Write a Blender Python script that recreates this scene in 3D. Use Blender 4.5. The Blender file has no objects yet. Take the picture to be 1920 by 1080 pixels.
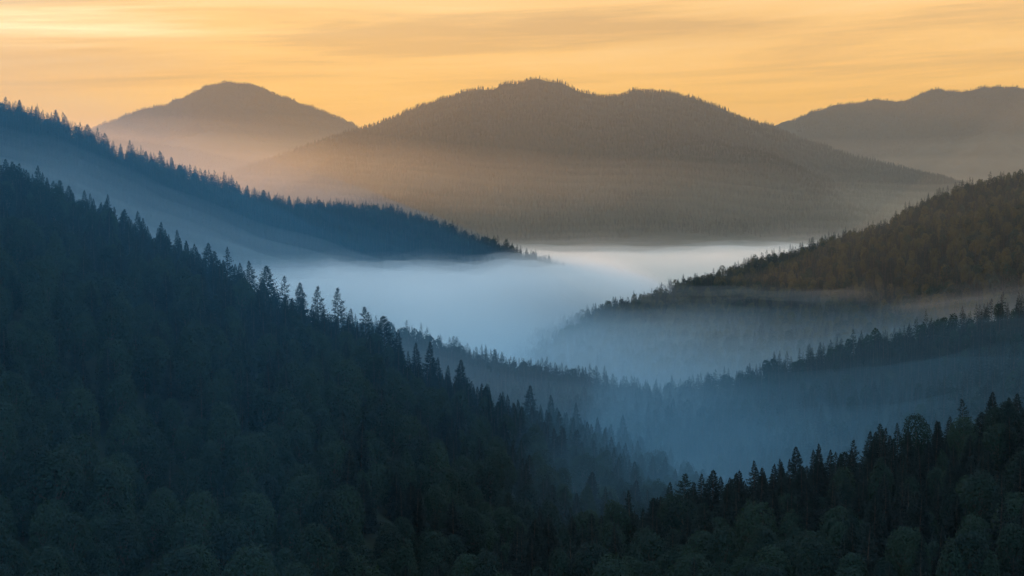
import bpy, math, random
import numpy as np
from math import radians
from mathutils import Vector

S = bpy.context.scene
COL = S.collection
RNG = np.random.default_rng(7)
random.seed(7)

# ------------------------------------------------------------------ camera
F = 1920 / 36.0 * 50.0
HORIZON = 420.0
PITCH = math.atan((540 - HORIZON) / F)
cam = bpy.data.cameras.new("camera")
cam.lens, cam.sensor_width, cam.clip_start, cam.clip_end = 50, 36, 0.5, 80000
co = bpy.data.objects.new("camera", cam)
COL.objects.link(co)
co.rotation_euler = (radians(90) - PITCH, 0, 0)
S.camera = co
CP, SP = math.cos(PITCH), math.sin(PITCH)


def ray(px, py):
    """azimuth and slope of the sight line through a point of the 1920 x 1080 photograph"""
    a, b = (px - 960) / F, (540 - py) / F
    x, y, z = a, CP + b * SP, -SP + b * CP
    return math.atan2(x, y), z / math.hypot(x, y)


def project(x, y, z):
    d = y * CP - z * SP
    u = y * SP + z * CP
    return 960 + F * x / d, 540 - F * u / d, d


# ------------------------------------------------------------------ smooth noise
_T = np.random.default_rng(3).random((64, 64)) * 2 - 1


def vnoise(x, y):
    xi, yi = np.floor(x).astype(int), np.floor(y).astype(int)
    fx, fy = x - xi, y - yi
    fx, fy = fx * fx * (3 - 2 * fx), fy * fy * (3 - 2 * fy)
    g = lambda i, j: _T[i % 64, j % 64]
    return (g(xi, yi) * (1 - fx) + g(xi + 1, yi) * fx) * (1 - fy) + (g(xi, yi + 1) * (1 - fx) + g(xi + 1, yi + 1) * fx) * fy


def fbm(x, y, n=3):
    return sum(vnoise(x * 2 ** k + 17.3 * k, y * 2 ** k + 5.1 * k) / 2 ** k for k in range(n))


# ------------------------------------------------------------------ materials
def nodes(name):
    m = bpy.data.materials.new(name)
    m.use_nodes = True
    return m, m.node_tree, m.node_tree.nodes, m.node_tree.links


def foliage(name, dark, light, rough=0.85):
    m, t, n, l = nodes(name)
    b = n["Principled BSDF"]
    b.inputs["Roughness"].default_value = rough
    b.inputs["Specular IOR Level"].default_value = 0.15
    oi = n.new("ShaderNodeObjectInfo")
    tc = n.new("ShaderNodeTexCoord")
    nz = n.new("ShaderNodeTexNoise")
    nz.inputs["Scale"].default_value = 0.55
    l.new(tc.outputs["Object"], nz.inputs["Vector"])
    add = n.new("ShaderNodeMath"); add.operation = "ADD"
    l.new(oi.outputs["Random"], add.inputs[0]); l.new(nz.outputs["Fac"], add.inputs[1])
    half = n.new("ShaderNodeMath"); half.operation = "MULTIPLY"; half.inputs[1].default_value = 0.5
    l.new(add.outputs[0], half.inputs[0])
    r = n.new("ShaderNodeValToRGB")
    r.color_ramp.elements[0].position, r.color_ramp.elements[0].color = 0.2, (*dark, 1)
    r.color_ramp.elements[1].position, r.color_ramp.elements[1].color = 0.8, (*light, 1)
    l.new(half.outputs[0], r.inputs[0])
    l.new(r.outputs[0], b.inputs["Base Color"])
    tr = n.new("ShaderNodeBsdfTranslucent")                     # light glows through leaves seen against the sun
    gold = n.new("ShaderNodeMix"); gold.data_type, gold.blend_type = "RGBA", "MULTIPLY"
    gold.inputs[0].default_value = 1.0; gold.inputs[7].default_value = (2.2, 1.7, .7, 1)
    l.new(r.outputs[0], gold.inputs[6]); l.new(gold.outputs[2], tr.inputs["Color"])
    ms = n.new("ShaderNodeMixShader"); ms.inputs[0].default_value = .35
    l.new(b.outputs[0], ms.inputs[1]); l.new(tr.outputs[0], ms.inputs[2])
    l.new(ms.outputs[0], n["Material Output"].inputs["Surface"])
    return m


def rough_mat(name, dark, light, scale):
    m, t, n, l = nodes(name)
    b = n["Principled BSDF"]
    b.inputs["Roughness"].default_value = 0.95
    b.inputs["Specular IOR Level"].default_value = 0.1
    tc = n.new("ShaderNodeTexCoord")
    nz = n.new("ShaderNodeTexNoise"); nz.inputs["Scale"].default_value = scale; nz.inputs["Detail"].default_value = 6
    l.new(tc.outputs["Object"], nz.inputs["Vector"])
    r = n.new("ShaderNodeValToRGB")
    r.color_ramp.elements[0].position, r.color_ramp.elements[0].color = 0.35, (*dark, 1)
    r.color_ramp.elements[1].position, r.color_ramp.elements[1].color = 0.7, (*light, 1)
    l.new(nz.outputs["Fac"], r.inputs[0]); l.new(r.outputs[0], b.inputs["Base Color"])
    return m


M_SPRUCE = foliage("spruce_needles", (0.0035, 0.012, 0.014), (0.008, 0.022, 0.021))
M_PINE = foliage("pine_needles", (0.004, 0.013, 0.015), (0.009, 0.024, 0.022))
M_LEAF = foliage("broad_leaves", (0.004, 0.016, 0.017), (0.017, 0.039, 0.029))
M_SUNLIT = foliage("sunlit_leaves", (0.032, 0.040, 0.023), (0.062, 0.062, 0.032))  # olive-brown leaves, with the low sun's gold put into their colour
M_BARK = rough_mat("bark", (0.045, 0.035, 0.028), (0.10, 0.08, 0.062), 3.0)
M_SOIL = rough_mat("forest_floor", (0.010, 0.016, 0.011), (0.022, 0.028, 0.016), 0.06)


def volume(name, color, density, g):
    m, t, n, l = nodes(name)
    n.remove(n["Principled BSDF"])
    v = n.new("ShaderNodeVolumePrincipled")
    v.inputs["Color"].default_value = (*color, 1)
    v.inputs["Density"].default_value = density
    v.inputs["Anisotropy"].default_value = g
    l.new(v.outputs[0], n["Material Output"].inputs["Volume"])
    return m


# ------------------------------------------------------------------ object helpers
def tag(o, label=None, cat=None, group=None, kind=None):
    for k, v in (("label", label), ("category", cat), ("group", group), ("kind", kind)):
        if v:
            o[k] = v
    return o


def mesh(name, verts, faces, mat, smooth=False):
    me = bpy.data.meshes.new(name)
    verts = np.asarray(verts, dtype=np.float64)
    me.from_pydata(verts.tolist(), [], [tuple(int(i) for i in f) for f in faces])
    me.materials.append(mat)
    if smooth:
        me.polygons.foreach_set("use_smooth", [True] * len(me.polygons))
    me.update()
    return me


def link(name, data, parent=None):
    o = bpy.data.objects.new(name, data)
    COL.objects.link(o)
    o.parent = parent
    return o


# ------------------------------------------------------------------ trees (base at the origin, height about 1 x H metres)
class Geo:
    def __init__(self):
        self.v, self.f = [], []

    def kite(self, base, tip, width, up):
        """a needle spray or leaf: a narrow four-cornered blade folded along its rib"""
        base, tip = Vector(base), Vector(tip)
        ax = tip - base
        side = ax.cross(Vector(up))
        if side.length < 1e-5:
            side = ax.orthogonal()
        side.normalize()
        mid = base + ax * 0.55
        sag = Vector((0, 0, -0.18 * width))
        k = len(self.v)
        self.v += [base, mid + side * width * 0.5 + sag, tip, mid - side * width * 0.5 + sag]
        self.f += [(k, k + 1, k + 2), (k, k + 2, k + 3)]

    def tube(self, pts, rad, n=6):
        k0 = len(self.v)
        for p, r in zip(pts, rad):
            for i in range(n):
                a = 2 * math.pi * i / n
                self.v.append(Vector((p[0] + r * math.cos(a), p[1] + r * math.sin(a), p[2])))
        for j in range(len(pts) - 1):
            for i in range(n):
                a, b = k0 + j * n + i, k0 + j * n + (i + 1) % n
                self.f.append((a, b, b + n, a + n))

    def limb(self, a, b, r0, r1, n=5):
        a, b = Vector(a), Vector(b)
        d = (b - a).normalized()
        u = d.orthogonal().normalized(); w = d.cross(u)
        k0 = len(self.v)
        for p, r in ((a, r0), (b, r1)):
            for i in range(n):
                t = 2 * math.pi * i / n
                self.v.append(p + u * r * math.cos(t) + w * r * math.sin(t))
        for i in range(n):
            self.f.append((k0 + i, k0 + (i + 1) % n, k0 + n + (i + 1) % n, k0 + n + i))

    def mesh(self, name, mat):
        return mesh(name, [tuple(v) for v in self.v], self.f, mat)


def conifer(seed, H=20.0, R=4.2, n=150, power=.85, irr=.35, gap=.04, rise=-.28, low=.05, sprays=3, tuft=0, fine=1.0):
    r = random.Random(seed)
    g, t = Geo(), Geo()
    lx, ly = r.uniform(-.5, .5), r.uniform(-.5, .5)
    ax = lambda z: Vector((lx * (max(0, z) / H) ** 1.6, ly * (max(0, z) / H) ** 1.6, z))
    t.tube([ax(z * H) for z in (-.06, 0, .25, .5, .75, .985)], [.36, .28, .23, .17, .10, .02])
    heavy = r.uniform(0, 6.28)
    for i in range(n):
        if r.random() < gap:
            continue
        q = (i + r.random()) / n
        q = 1 - (1 - q) ** 1.12
        z = H * (low + (.975 - low) * q)
        a = i * 2.39996 + r.uniform(-.35, .35)
        L = R * max(.0, .985 - z / H) ** power * r.uniform(1 - irr, 1 + irr * .45) * (1 + .12 * math.cos(a - heavy)) + .12
        if q < .12:
            L *= .72 + q * 2.3
        d = Vector((math.cos(a), math.sin(a), 0)); s = Vector((-d.y, d.x, 0))
        sl = rise * (1 - q) + .16 * q + r.uniform(-.14, .14)
        b = ax(z)
        P = lambda f: b + d * L * f + Vector((0, 0, sl * L * f + .16 * L * f * f))
        g.kite(P(.0), P(1.0), (.20 * L + .18) * fine, (0, 0, 1))
        for j in range(sprays):
            f = .25 + .62 * (j + r.random() * .7) / sprays
            for sg in (-1, 1):
                ln = (L * (1.05 - f) * r.uniform(.5, .85) + .16)
                g.kite(P(f), P(f) + d * ln * .7 + s * sg * ln * .62 + Vector((0, 0, (sl * .5 - r.uniform(0, .4)) * ln)), (.26 * ln + .14) * fine, (0, 0, 1))
            ln = r.uniform(.3, .6) * (L * .25 + .35)
            g.kite(P(f), P(f) + d * ln * .4 + Vector((0, 0, -ln)), (.36 * ln + .14) * fine, s)
        for _ in range(tuft):
            c = P(r.uniform(.55, 1.0))
            v = Vector((r.gauss(0, 1), r.gauss(0, 1), r.gauss(.3, .7))).normalized()
            g.kite(c, c + v * r.uniform(.4, .75), .28, (r.gauss(0, 1), r.gauss(0, 1), 1))
    g.kite(ax(H * .93), ax(H * 1.0), .26, (1, 0, 0)); g.kite(ax(H * .93), ax(H * 1.0), .26, (0, 1, 0))
    return g, t


def broadleaf(seed, H=17.0, R=4.4, leaves=2700, low=.10, shape=1.0, bumps=16, size=(.35, .7)):
    """an egg-shaped leafy crown with gentle bumps, its leaf sprays lying along the surface"""
    r = random.Random(seed)
    g, t = Geo(), Geo()
    t.tube([(0, 0, z * H) for z in (-.08, 0, .2, .42, .62)], [.42, .34, .28, .2, .09])
    bp = []
    for _ in range(bumps):
        v = Vector((r.gauss(0, 1), r.gauss(0, 1), r.gauss(.25, .8))).normalized()
        bp.append((v, r.uniform(.06, .24), r.uniform(5, 14)))
        t.limb((0, 0, H * r.uniform(.2, .45)), Vector((v.x * R * .7, v.y * R * .7, H * .52 + v.z * H * .3)), .11, .03, 4)
    cz = H * (low + .36)
    for _ in range(leaves):
        v = Vector((r.gauss(0, 1), r.gauss(0, 1), r.gauss(.22, 1))).normalized()
        k = .84 + max(h * math.exp(-w * (1 - v.dot(c))) for c, h, w in bp)
        k *= r.uniform(.84, 1.04)
        up = v.z > 0
        rr = R * (max(0, 1 - abs(v.z) ** 2.2) ** .5 if shape < 1 else math.hypot(v.x, v.y) ** shape)
        hv = Vector((v.x, v.y, 0))
        hv = hv.normalized() if hv.length > 1e-4 else hv
        p = hv * rr * k + Vector((0, 0, cz + v.z * k * (H - cz if up else cz - H * low)))
        nrm = (v + Vector((r.gauss(0, .35), r.gauss(0, .35), r.gauss(.1, .35)))).normalized()
        w = nrm.orthogonal().normalized()
        w.rotate(__import__("mathutils").Quaternion(nrm, r.uniform(0, 6.28)))
        sz = r.uniform(*size)
        g.kite(p - w * sz * .5, p + w * sz * .5, sz * .85, nrm)
    return g, t


def far_conifer(seed, H=18.0, R=3.0, tiers=4, n=6):
    """a small tree for the far slopes: ragged skirts of branches around a stem"""
    r = random.Random(seed)
    g = Geo()
    g.tube([(0, 0, -1.5), (0, 0, H * .9)], [.25, .05], 3)
    for i in range(tiers):
        q = i / tiers
        z0, z1 = H * (.10 + .86 * q), H * min(1, .10 + .86 * q + 1.55 * .86 / tiers)
        rad = R * (1 - q) ** .8 * r.uniform(.85, 1.15) + .2
        k = len(g.v)
        g.v.append(Vector((0, 0, z1)))
        m = n * 2
        for j in range(m):
            a = 6.283 * j / m + r.uniform(-.2, .2) + i
            f = rad * (r.uniform(.85, 1.2) if j % 2 else r.uniform(.4, .62))
            g.v.append(Vector((f * math.cos(a), f * math.sin(a), z0 + (-.05 * H * r.random() if j % 2 else .03 * H))))
        for j in range(m):
            g.f.append((k, k + 1 + j, k + 1 + (j + 1) % m))
    return g


def far_round(seed, H=13.0, R=4.0):
    r = random.Random(seed)
    g = Geo()
    g.tube([(0, 0, -1.5), (0, 0, H * .6)], [.3, .15], 3)
    for i in range(60):
        v = Vector((r.gauss(0, 1), r.gauss(0, 1), r.gauss(.2, 1))).normalized()
        p = Vector((v.x * R, v.y * R, H * .6 + v.z * H * .38)) * r.uniform(.8, 1.05)
        w = Vector((r.gauss(0, 1), r.gauss(0, 1), r.gauss(-.2, .6))).normalized()
        s = r.uniform(1.3, 2.4)
        g.kite(p - w * s * .5, p + w * s * .5, s * .85, v)
    return g


SPRUCES = [conifer(10 + i, R=R, n=n, power=pw, irr=ir, gap=gp, rise=ri) for i, (R, n, pw, ir, gp, ri) in enumerate(
    ((6.0, 185, .80, .40, .04, -.24), (6.8, 195, .84, .46, .06, -.26), (5.0, 165, .80, .36, .05, -.30), (7.4, 215, .76, .44, .05, -.16), (6.4, 165, .90, .58, .12, -.14), (5.5, 175, .82, .36, .03, -.32)))]
PINES = [conifer(40 + i, R=R, n=n, power=pw, irr=ir, gap=gp, rise=ri, low=lo, sprays=3, tuft=3, fine=.95) for i, (R, n, pw, ir, gp, ri, lo) in enumerate(
    ((6.4, 118, .78, .5, .12, -.08, .08), (7.2, 132, .74, .5, .10, -.02, .10), (5.4, 104, .80, .5, .14, -.12, .08), (7.6, 170, .66, .42, .05, .02, .10)))]
LEAFY = [broadleaf(70 + i, R=R, shape=sh, low=lo, bumps=bu) for i, (R, sh, lo, bu) in enumerate(
    ((4.9, .9, .10, 18), (5.4, .8, .12, 22), (3.9, 1.15, .06, 14), (3.6, 1.3, .05, 14), (5.0, 1.0, .12, 20), (4.3, .9, .08, 16)))]
KINDS = {"spruce": (SPRUCES, M_SPRUCE, 20.0), "pine": (PINES, M_PINE, 20.0), "broadleaf": (LEAFY, M_LEAF, 17.0)}
MESHES = {}
for k, (lst, mt, H) in KINDS.items():
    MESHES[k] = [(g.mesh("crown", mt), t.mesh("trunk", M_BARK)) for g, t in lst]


def proto_collection(name, meshes):
    """source trees that the forest masses are scattered from (not part of the scene itself)"""
    c = bpy.data.collections.new(name)
    for i, me in enumerate(meshes):
        o = bpy.data.objects.new(f"{name}_{i:02d}", me)
        c.objects.link(o)
    return c


def joined(g, t, mat):
    me = bpy.data.meshes.new("tree")
    k = len(g.v)
    me.from_pydata([tuple(v) for v in g.v + t.v], [], [tuple(f) for f in g.f] + [tuple(i + k for i in f) for f in t.f])
    me.materials.append(mat); me.materials.append(M_BARK)
    me.polygons.foreach_set("material_index", [0] * len(g.f) + [1] * len(t.f))
    return me


near_list, near_index = [], {}
for k in ("spruce", "pine", "broadleaf"):
    for i, (g, t) in enumerate(KINDS[k][0]):
        near_index[(k, i)] = len(near_list)
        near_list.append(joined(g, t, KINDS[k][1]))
NEAR = proto_collection("near_forest_source", near_list)
mid_list = [joined(*conifer(110 + i, R=R, n=78, power=p, irr=.42, sprays=1, fine=1.5, rise=ri), M_SPRUCE) for i, (R, p, ri) in enumerate(((5.8, .8, -.25), (6.6, .86, -.2), (5.0, .8, -.25), (6.2, .84, -.15)))]
mid_list += [joined(*conifer(140 + i, R=R, n=70, power=.68, irr=.46, sprays=2, fine=1.3, rise=.06, low=lo, gap=.08), M_PINE) for i, (R, lo) in enumerate(((6.2, .06), (7.0, .1), (5.4, .06)))]
mid_list += [joined(*broadleaf(170 + i, H=15, R=R, leaves=420, size=(.9, 1.6)), M_LEAF) for i, R in enumerate((4.6, 4.0, 5.2))]
mid_list += [joined(*broadleaf(190 + i, H=16, R=R, leaves=420, low=.08, shape=sh, size=(.8, 1.5)), M_SUNLIT) for i, (R, sh) in enumerate(((4.6, 1.0), (3.6, 1.3), (5.2, .85)))]
MID = proto_collection("mid_forest_source", mid_list)
far_list = [far_conifer(210 + i, R=R).mesh("far", M_SPRUCE) for i, R in enumerate((2.8, 3.4, 2.4, 3.0))] + [far_round(230 + i).mesh("far", M_LEAF) for i in range(2)]
FARC = proto_collection("far_forest_source", far_list)


# ------------------------------------------------------------------ hills
class Hill:
    def __init__(self, crest, foot, back=(500, 260), rel=(10, 140), bow=.35, sink=0):
        c = [(*ray(px, py + sink), d) for px, py, d in crest]
        f = [(*ray(px, py), d) for px, py, d in foot]
        self.ca, self.cz, self.cd = [np.array(v) for v in ([a for a, s, d in c], [s * d for a, s, d in c], [d for a, s, d in c])]
        self.fa, self.fz, self.fd = [np.array(v) for v in ([a for a, s, d in f], [s * d for a, s, d in f], [d for a, s, d in f])]
        self.back, self.rel, self.bow = back, rel, bow

    def at(self, az):
        return (np.interp(az, self.ca, self.cd), np.interp(az, self.ca, self.cz), np.interp(az, self.fa, self.fd), np.interp(az, self.fa, self.fz))

    def t(self, x, y):
        az, r = np.arctan2(x, y), np.hypot(x, y)
        D, Z, d, z = self.at(az)
        return np.where(r <= D, (D - r) / (D - d), (D - r) / self.back[0])

    def height(self, x, y):
        az, r = np.arctan2(x, y), np.hypot(x, y)
        D, Z, d, z = self.at(az)
        t = self.t(x, y)
        tf = np.clip(t, 0, 1)
        s = tf * (1 - self.bow) + self.bow * tf * tf
        h = Z + (z - Z) * s
        h = h - np.clip(t - 1, 0, 9) * (D - d) * .45
        h = h - self.back[1] * np.clip(-t, 0, 1) ** 1.15
        amp, L = self.rel
        return h + amp * fbm(x / L, y / L) * np.clip(np.abs(t) * 3, 0, 1) + .12 * amp * fbm(x / 25 + 9, y / 25)

    def build(self, name, label, cat, n=(150, 70)):
        az = np.linspace(self.ca[0], self.ca[-1], n[0])
        tt = np.concatenate([np.linspace(-1, 0, n[1] // 3)[:-1], np.linspace(0, 1, n[1]), [1.15, 1.35, 1.7]])
        D, Z, d, z = self.at(az)
        A, T = np.meshgrid(az, tt, indexing="ij")
        R = np.where(T >= 0, D[:, None] - T * (D - d)[:, None], D[:, None] - T * self.back[0])
        X, Y = R * np.sin(A), R * np.cos(A)
        H = self.height(X, Y)
        H[:, 0] -= 200; H[:, -1] -= 120
        nt = len(tt)
        v = np.stack([X.ravel(), Y.ravel(), H.ravel()], 1)
        f = [(i * nt + j, i * nt + j + 1, (i + 1) * nt + j + 1, (i + 1) * nt + j) for i in range(n[0] - 1) for j in range(nt - 1)]
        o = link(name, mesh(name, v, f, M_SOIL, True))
        return tag(o, label, cat, kind="structure")

    def scatter(self, step, t0, t1, px0=None, px1=None, rng=RNG, jitter=.85):
        a0 = self.ca[0] if px0 is None else ray(px0, 500)[0]
        a1 = self.ca[-1] if px1 is None else ray(px1, 500)[0]
        rmax = self.cd.max() + self.back[0]
        xs = np.arange(rmax * math.sin(a0), rmax * math.sin(a1), step)
        ys = np.arange(self.fd.min() * .6, rmax, step)
        X, Y = np.meshgrid(xs, ys, indexing="ij")
        Y = Y + (np.arange(len(xs)) % 2)[:, None] * step * .5
        X = X + (rng.random(X.shape) - .5) * step * jitter
        Y = Y + (rng.random(Y.shape) - .5) * step * jitter
        X, Y = X.ravel(), Y.ravel()
        az, t = np.arctan2(X, Y), self.t(X, Y)
        ok = (az > a0) & (az < a1) & (t > t0) & (t < t1)
        X, Y, t = X[ok], Y[ok], t[ok]
        return X, Y, self.height(X, Y), t


def table(rows, dist=None):
    return [(r[0], r[1], r[2] if len(r) > 2 else dist) for r in rows]


HILL = {}
HILL["A"] = Hill([(500, 1230, 400), (870, 1125, 430), (1000, 1050, 480), (1200, 1005, 560), (1400, 945, 615), (1600, 893, 640), (1720, 855, 630), (1860, 815, 600), (1920, 802, 590), (2300, 715, 560), (2700, 640, 540)],
                 [(500, 1330, 300), (1000, 1270, 330), (1400, 1220, 380), (1920, 1190, 380), (2700, 1150, 350)], back=(260, 150), rel=(4, 90), sink=10)
HILL["B"] = Hill([(-2000, -250, 1100), (-1100, -60, 1150), (-400, 195, 1100), (0, 340, 1050), (60, 355, 1040), (130, 385, 1030), (200, 412, 1010), (260, 445, 990), (330, 482, 960), (390, 515, 930), (430, 535, 910), (500, 570, 880), (540, 592, 870), (600, 612, 860), (640, 625, 860),  # unseen crest left of the frame, raised to keep sun off the foreground
                  (690, 645, 865), (730, 665, 870), (780, 700, 880), (850, 726, 900), (900, 752, 930), (1000, 788, 980), (1080, 808, 1020), (1160, 834, 1060), (1220, 852, 1090), (1300, 880, 1130), (1400, 920, 1170), (1600, 990, 1200)],
                 [(-2000, 1150, 330), (0, 1160, 350), (600, 1170, 370), (900, 1110, 480), (1100, 1060, 620), (1300, 1010, 800), (1600, 1060, 900)], back=(320, 170), rel=(9, 110), sink=15)
HILL["B2"] = Hill(table([(480, 640), (560, 640), (650, 628), (760, 645), (830, 668), (950, 708), (1060, 722), (1180, 748, 1300), (1300, 798, 1210), (1400, 828, 1130), (1500, 858, 1050), (1600, 890, 985), (1750, 935, 930), (1850, 975, 900)], 1380),
                  [(480, 760, 1200), (1000, 800, 1180), (1300, 880, 1080), (1500, 930, 920), (1850, 1020, 800)], back=(260, 130), rel=(7, 90))
HILL["I"] = Hill([(950, 830, 1480), (1150, 752, 1400), (1200, 745, 1390), (1290, 740, 1350), (1350, 730, 1320), (1400, 720, 1300), (1450, 700, 1270), (1500, 694, 1250), (1560, 674, 1220), (1600, 664, 1200), (1680, 649, 1165), (1730, 634, 1145),
                  (1800, 619, 1120), (1860, 604, 1100), (1920, 596, 1085), (2100, 555, 1070), (2500, 470, 1050)],
                 [(950, 900, 1300), (1400, 880, 1000), (1920, 860, 820), (2500, 790, 780)], back=(240, 140), rel=(8, 100))
HILL["G"] = Hill([(700, 715, 2000), (780, 695, 1990), (890, 668, 1970), (940, 653, 1960), (1000, 633, 1950), (1060, 618, 1940), (1130, 593, 1930), (1200, 574, 1920), (1250, 562, 1910), (1290, 547, 1900), (1350, 543, 1890), (1400, 538, 1880), (1450, 519, 1870),
                  (1480, 508, 1860), (1520, 498, 1850), (1580, 483, 1840), (1640, 463, 1820), (1690, 448, 1810), (1750, 438, 1800), (1830, 418, 1780), (1920, 395, 1750), (2200, 325, 1700), (2600, 270, 1650)],
                 [(700, 730, 1850), (1200, 700, 1600), (1600, 700, 1420), (1920, 680, 1350), (2600, 600, 1250)], back=(330, 140), rel=(9, 120))
HILL["G1"] = Hill(table([(1150, 580), (1250, 552), (1330, 528), (1380, 513), (1430, 495), (1480, 488), (1530, 469), (1600, 449), (1650, 441), (1680, 424), (1700, 408), (1750, 388), (1800, 368), (1850, 353), (1920, 335), (2200, 265), (2600, 200)], 2250),
                  [(1150, 600, 2100), (1600, 545, 1980), (1920, 510, 1900), (2600, 450, 1850)], back=(500, 260), rel=(12, 150))
HILL["C"] = Hill([(-3200, -700, 1250), (-2300, -480, 1300), (-1300, -230, 1400), (-1000, -90, 1450), (-500, 90, 1530), (-200, 175, 1580), (0, 214, 1600), (40, 222, 1610), (100, 241, 1620), (150, 266, 1640), (200, 291, 1660), (245, 302, 1680), (300, 317, 1700), (330, 329, 1720), (390, 348, 1760), (420, 354, 1780), (480, 381, 1820),  # out-of-view crest on the left, made high to shade the near slopes
                  (540, 394, 1860), (600, 397, 1900), (650, 400, 1930), (735, 407, 1990), (800, 424, 2030), (850, 442, 2060), (900, 458, 2100), (950, 472, 2140), (1000, 491, 2180), (1040, 505, 2210), (1060, 514, 2220), (1120, 534, 2260), (1160, 546, 2290), (1250, 580, 2330), (1450, 650, 2400)],
                 [(-3200, 620, 1000), (-1300, 560, 1150), (0, 560, 1180), (300, 580, 1380), (500, 585, 1560), (700, 580, 1720), (900, 585, 1900), (1100, 600, 2100), (1450, 680, 2250)], back=(420, 220), rel=(11, 130))
HILL["D"] = Hill(table([(100, 390), (250, 362), (400, 331), (440, 322), (560, 281), (640, 251), (680, 242), (740, 220), (800, 195), (880, 170), (925, 168), (945, 158), (1000, 151), (1050, 156), (1070, 166), (1085, 173), (1140, 184), (1165, 178), (1190, 170), (1250, 173), (1300, 185),
                        (1350, 205), (1400, 225), (1450, 240), (1500, 260), (1600, 295), (1700, 320), (1800, 345), (1850, 360), (2000, 388), (2400, 420)], 4400),
                 [(100, 460, 3700), (700, 475, 3150), (1400, 480, 3150), (2400, 480, 3400)], back=(1200, 420), rel=(45, 520), bow=.15)
HILL["E"] = Hill(table([(-500, 380), (-200, 345), (60, 295), (180, 239), (250, 212), (320, 192), (345, 184), (380, 164), (420, 155), (440, 154), (470, 157), (500, 169), (560, 194), (620, 214), (670, 239), (720, 259), (850, 310), (1100, 380)], 6300),
                 [(-500, 450, 5300), (400, 450, 5200), (1100, 450, 5300)], back=(1500, 500), rel=(60, 700), bow=.1)
HILL["E2"] = Hill(table([(20, 285), (100, 264), (200, 260), (270, 267), (330, 275), (400, 290), (450, 301), (490, 308), (600, 332), (800, 390)], 5500),
                  [(20, 450, 5000), (400, 455, 4900), (800, 455, 5000)], back=(600, 260), rel=(20, 400), bow=.1)
HILL["F"] = Hill(table([(1150, 380), (1300, 310), (1400, 262), (1450, 235), (1490, 225), (1520, 210), (1570, 197), (1640, 188), (1665, 190), (1680, 194), (1700, 189), (1730, 174), (1760, 167), (1785, 170), (1805, 176), (1840, 164), (1870, 162), (1920, 167), (2100, 195), (2500, 270)], 6300),
                 [(1150, 450, 5400), (1920, 450, 5300), (2500, 450, 5400)], back=(1500, 500), rel=(60, 650), bow=.1)

HILL["A"].build("hillside", "black wooded hillside in the lower corner, nearest to the viewer", "hillside")
HILL["B"].build("hillside", "long dark slope falling across the picture under dense mixed forest", "hillside")
HILL["B2"].build("hillside", "faint blue wooded spur just behind the long dark slope", "hillside")
HILL["I"].build("hillside", "hazy blue wooded slope above the black hillside", "hillside")
HILL["G"].build("hillside", "wooded ridge whose upper part glows brown above a mist wisp", "hillside")
HILL["G1"].build("hillside", "brown sunlit wooded slope behind the ridge with the mist wisp", "hillside")
HILL["C"].build("hillside", "steel blue wooded ridge rising behind the long dark slope", "hillside")
HILL["D"].build("mountain", "broad central mountain with two rounded tops against the orange sky", "mountain", (260, 110))
HILL["E"].build("mountain", "distant single-peaked mountain in orange haze beside the broad central one", "mountain", (200, 90))
HILL["E2"].build("hill", "faint low hill fading into orange haze below the single-peaked mountain", "hill")
HILL["F"].build("mountain", "distant grey mountain with several bumps along its top", "mountain", (200, 90))

# valley floor: one sheet to the horizon
gv, gf = [(0, 0, -330)], []
rings, seg = [60, 200, 500, 1000, 2000, 4000, 8000, 12000], 72
for r_ in rings:
    for i in range(seg):
        a = 2 * math.pi * i / seg
        gv.append((r_ * math.cos(a), r_ * math.sin(a), -330 + 6 * math.sin(3 * a + r_)))
for i in range(seg):
    gf.append((0, 1 + i, 1 + (i + 1) % seg))
for k in range(len(rings) - 1):
    for i in range(seg):
        a, b = 1 + k * seg + i, 1 + k * seg + (i + 1) % seg
        gf.append((a, a + seg, b + seg, b))
tag(link("ground", mesh("ground", gv, gf, M_SOIL, True)), "dark wooded valley floor lying under the fog", "ground", kind="structure")


# ------------------------------------------------------------------ forest masses (nobody could count them)
def forest(name, X, Y, Z, rot, scl, pick, source, label):
    me = bpy.data.meshes.new(name)
    me.from_pydata(np.stack([X, Y, Z], 1).tolist(), [], [])
    for an, typ, val in (("turn", "FLOAT", rot), ("size", "FLOAT", scl), ("pick", "INT", pick)):
        at = me.attributes.new(an, typ, "POINT")
        at.data.foreach_set("value", np.asarray(val, dtype=np.float32 if typ == "FLOAT" else np.int32))
    o = link(name, me)
    ng = bpy.data.node_groups.new("forest_scatter", "GeometryNodeTree")
    ng.interface.new_socket("Geometry", in_out="INPUT", socket_type="NodeSocketGeometry")
    ng.interface.new_socket("Geometry", in_out="OUTPUT", socket_type="NodeSocketGeometry")
    n, l = ng.nodes, ng.links
    gi, go = n.new("NodeGroupInput"), n.new("NodeGroupOutput")
    iop = n.new("GeometryNodeInstanceOnPoints")
    ci = n.new("GeometryNodeCollectionInfo")
    ci.inputs["Collection"].default_value = source
    ci.inputs["Separate Children"].default_value = True
    ci.inputs["Reset Children"].default_value = True

    def attr(nm, typ):
        a = n.new("GeometryNodeInputNamedAttribute"); a.data_type = typ; a.inputs["Name"].default_value = nm
        return a.outputs["Attribute"]
    cx = n.new("ShaderNodeCombineXYZ")
    l.new(attr("turn", "FLOAT"), cx.inputs["Z"])
    l.new(gi.outputs[0], iop.inputs["Points"]); l.new(ci.outputs[0], iop.inputs["Instance"])
    iop.inputs["Pick Instance"].default_value = True
    l.new(attr("pick", "INT"), iop.inputs["Instance Index"])
    l.new(cx.outputs[0], iop.inputs["Rotation"])
    l.new(attr("size", "FLOAT"), iop.inputs["Scale"])
    l.new(iop.outputs[0], go.inputs[0])
    o.modifiers.new("scatter", "NODES").node_group = ng
    return tag(o, label, "forest", kind="stuff")


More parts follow.
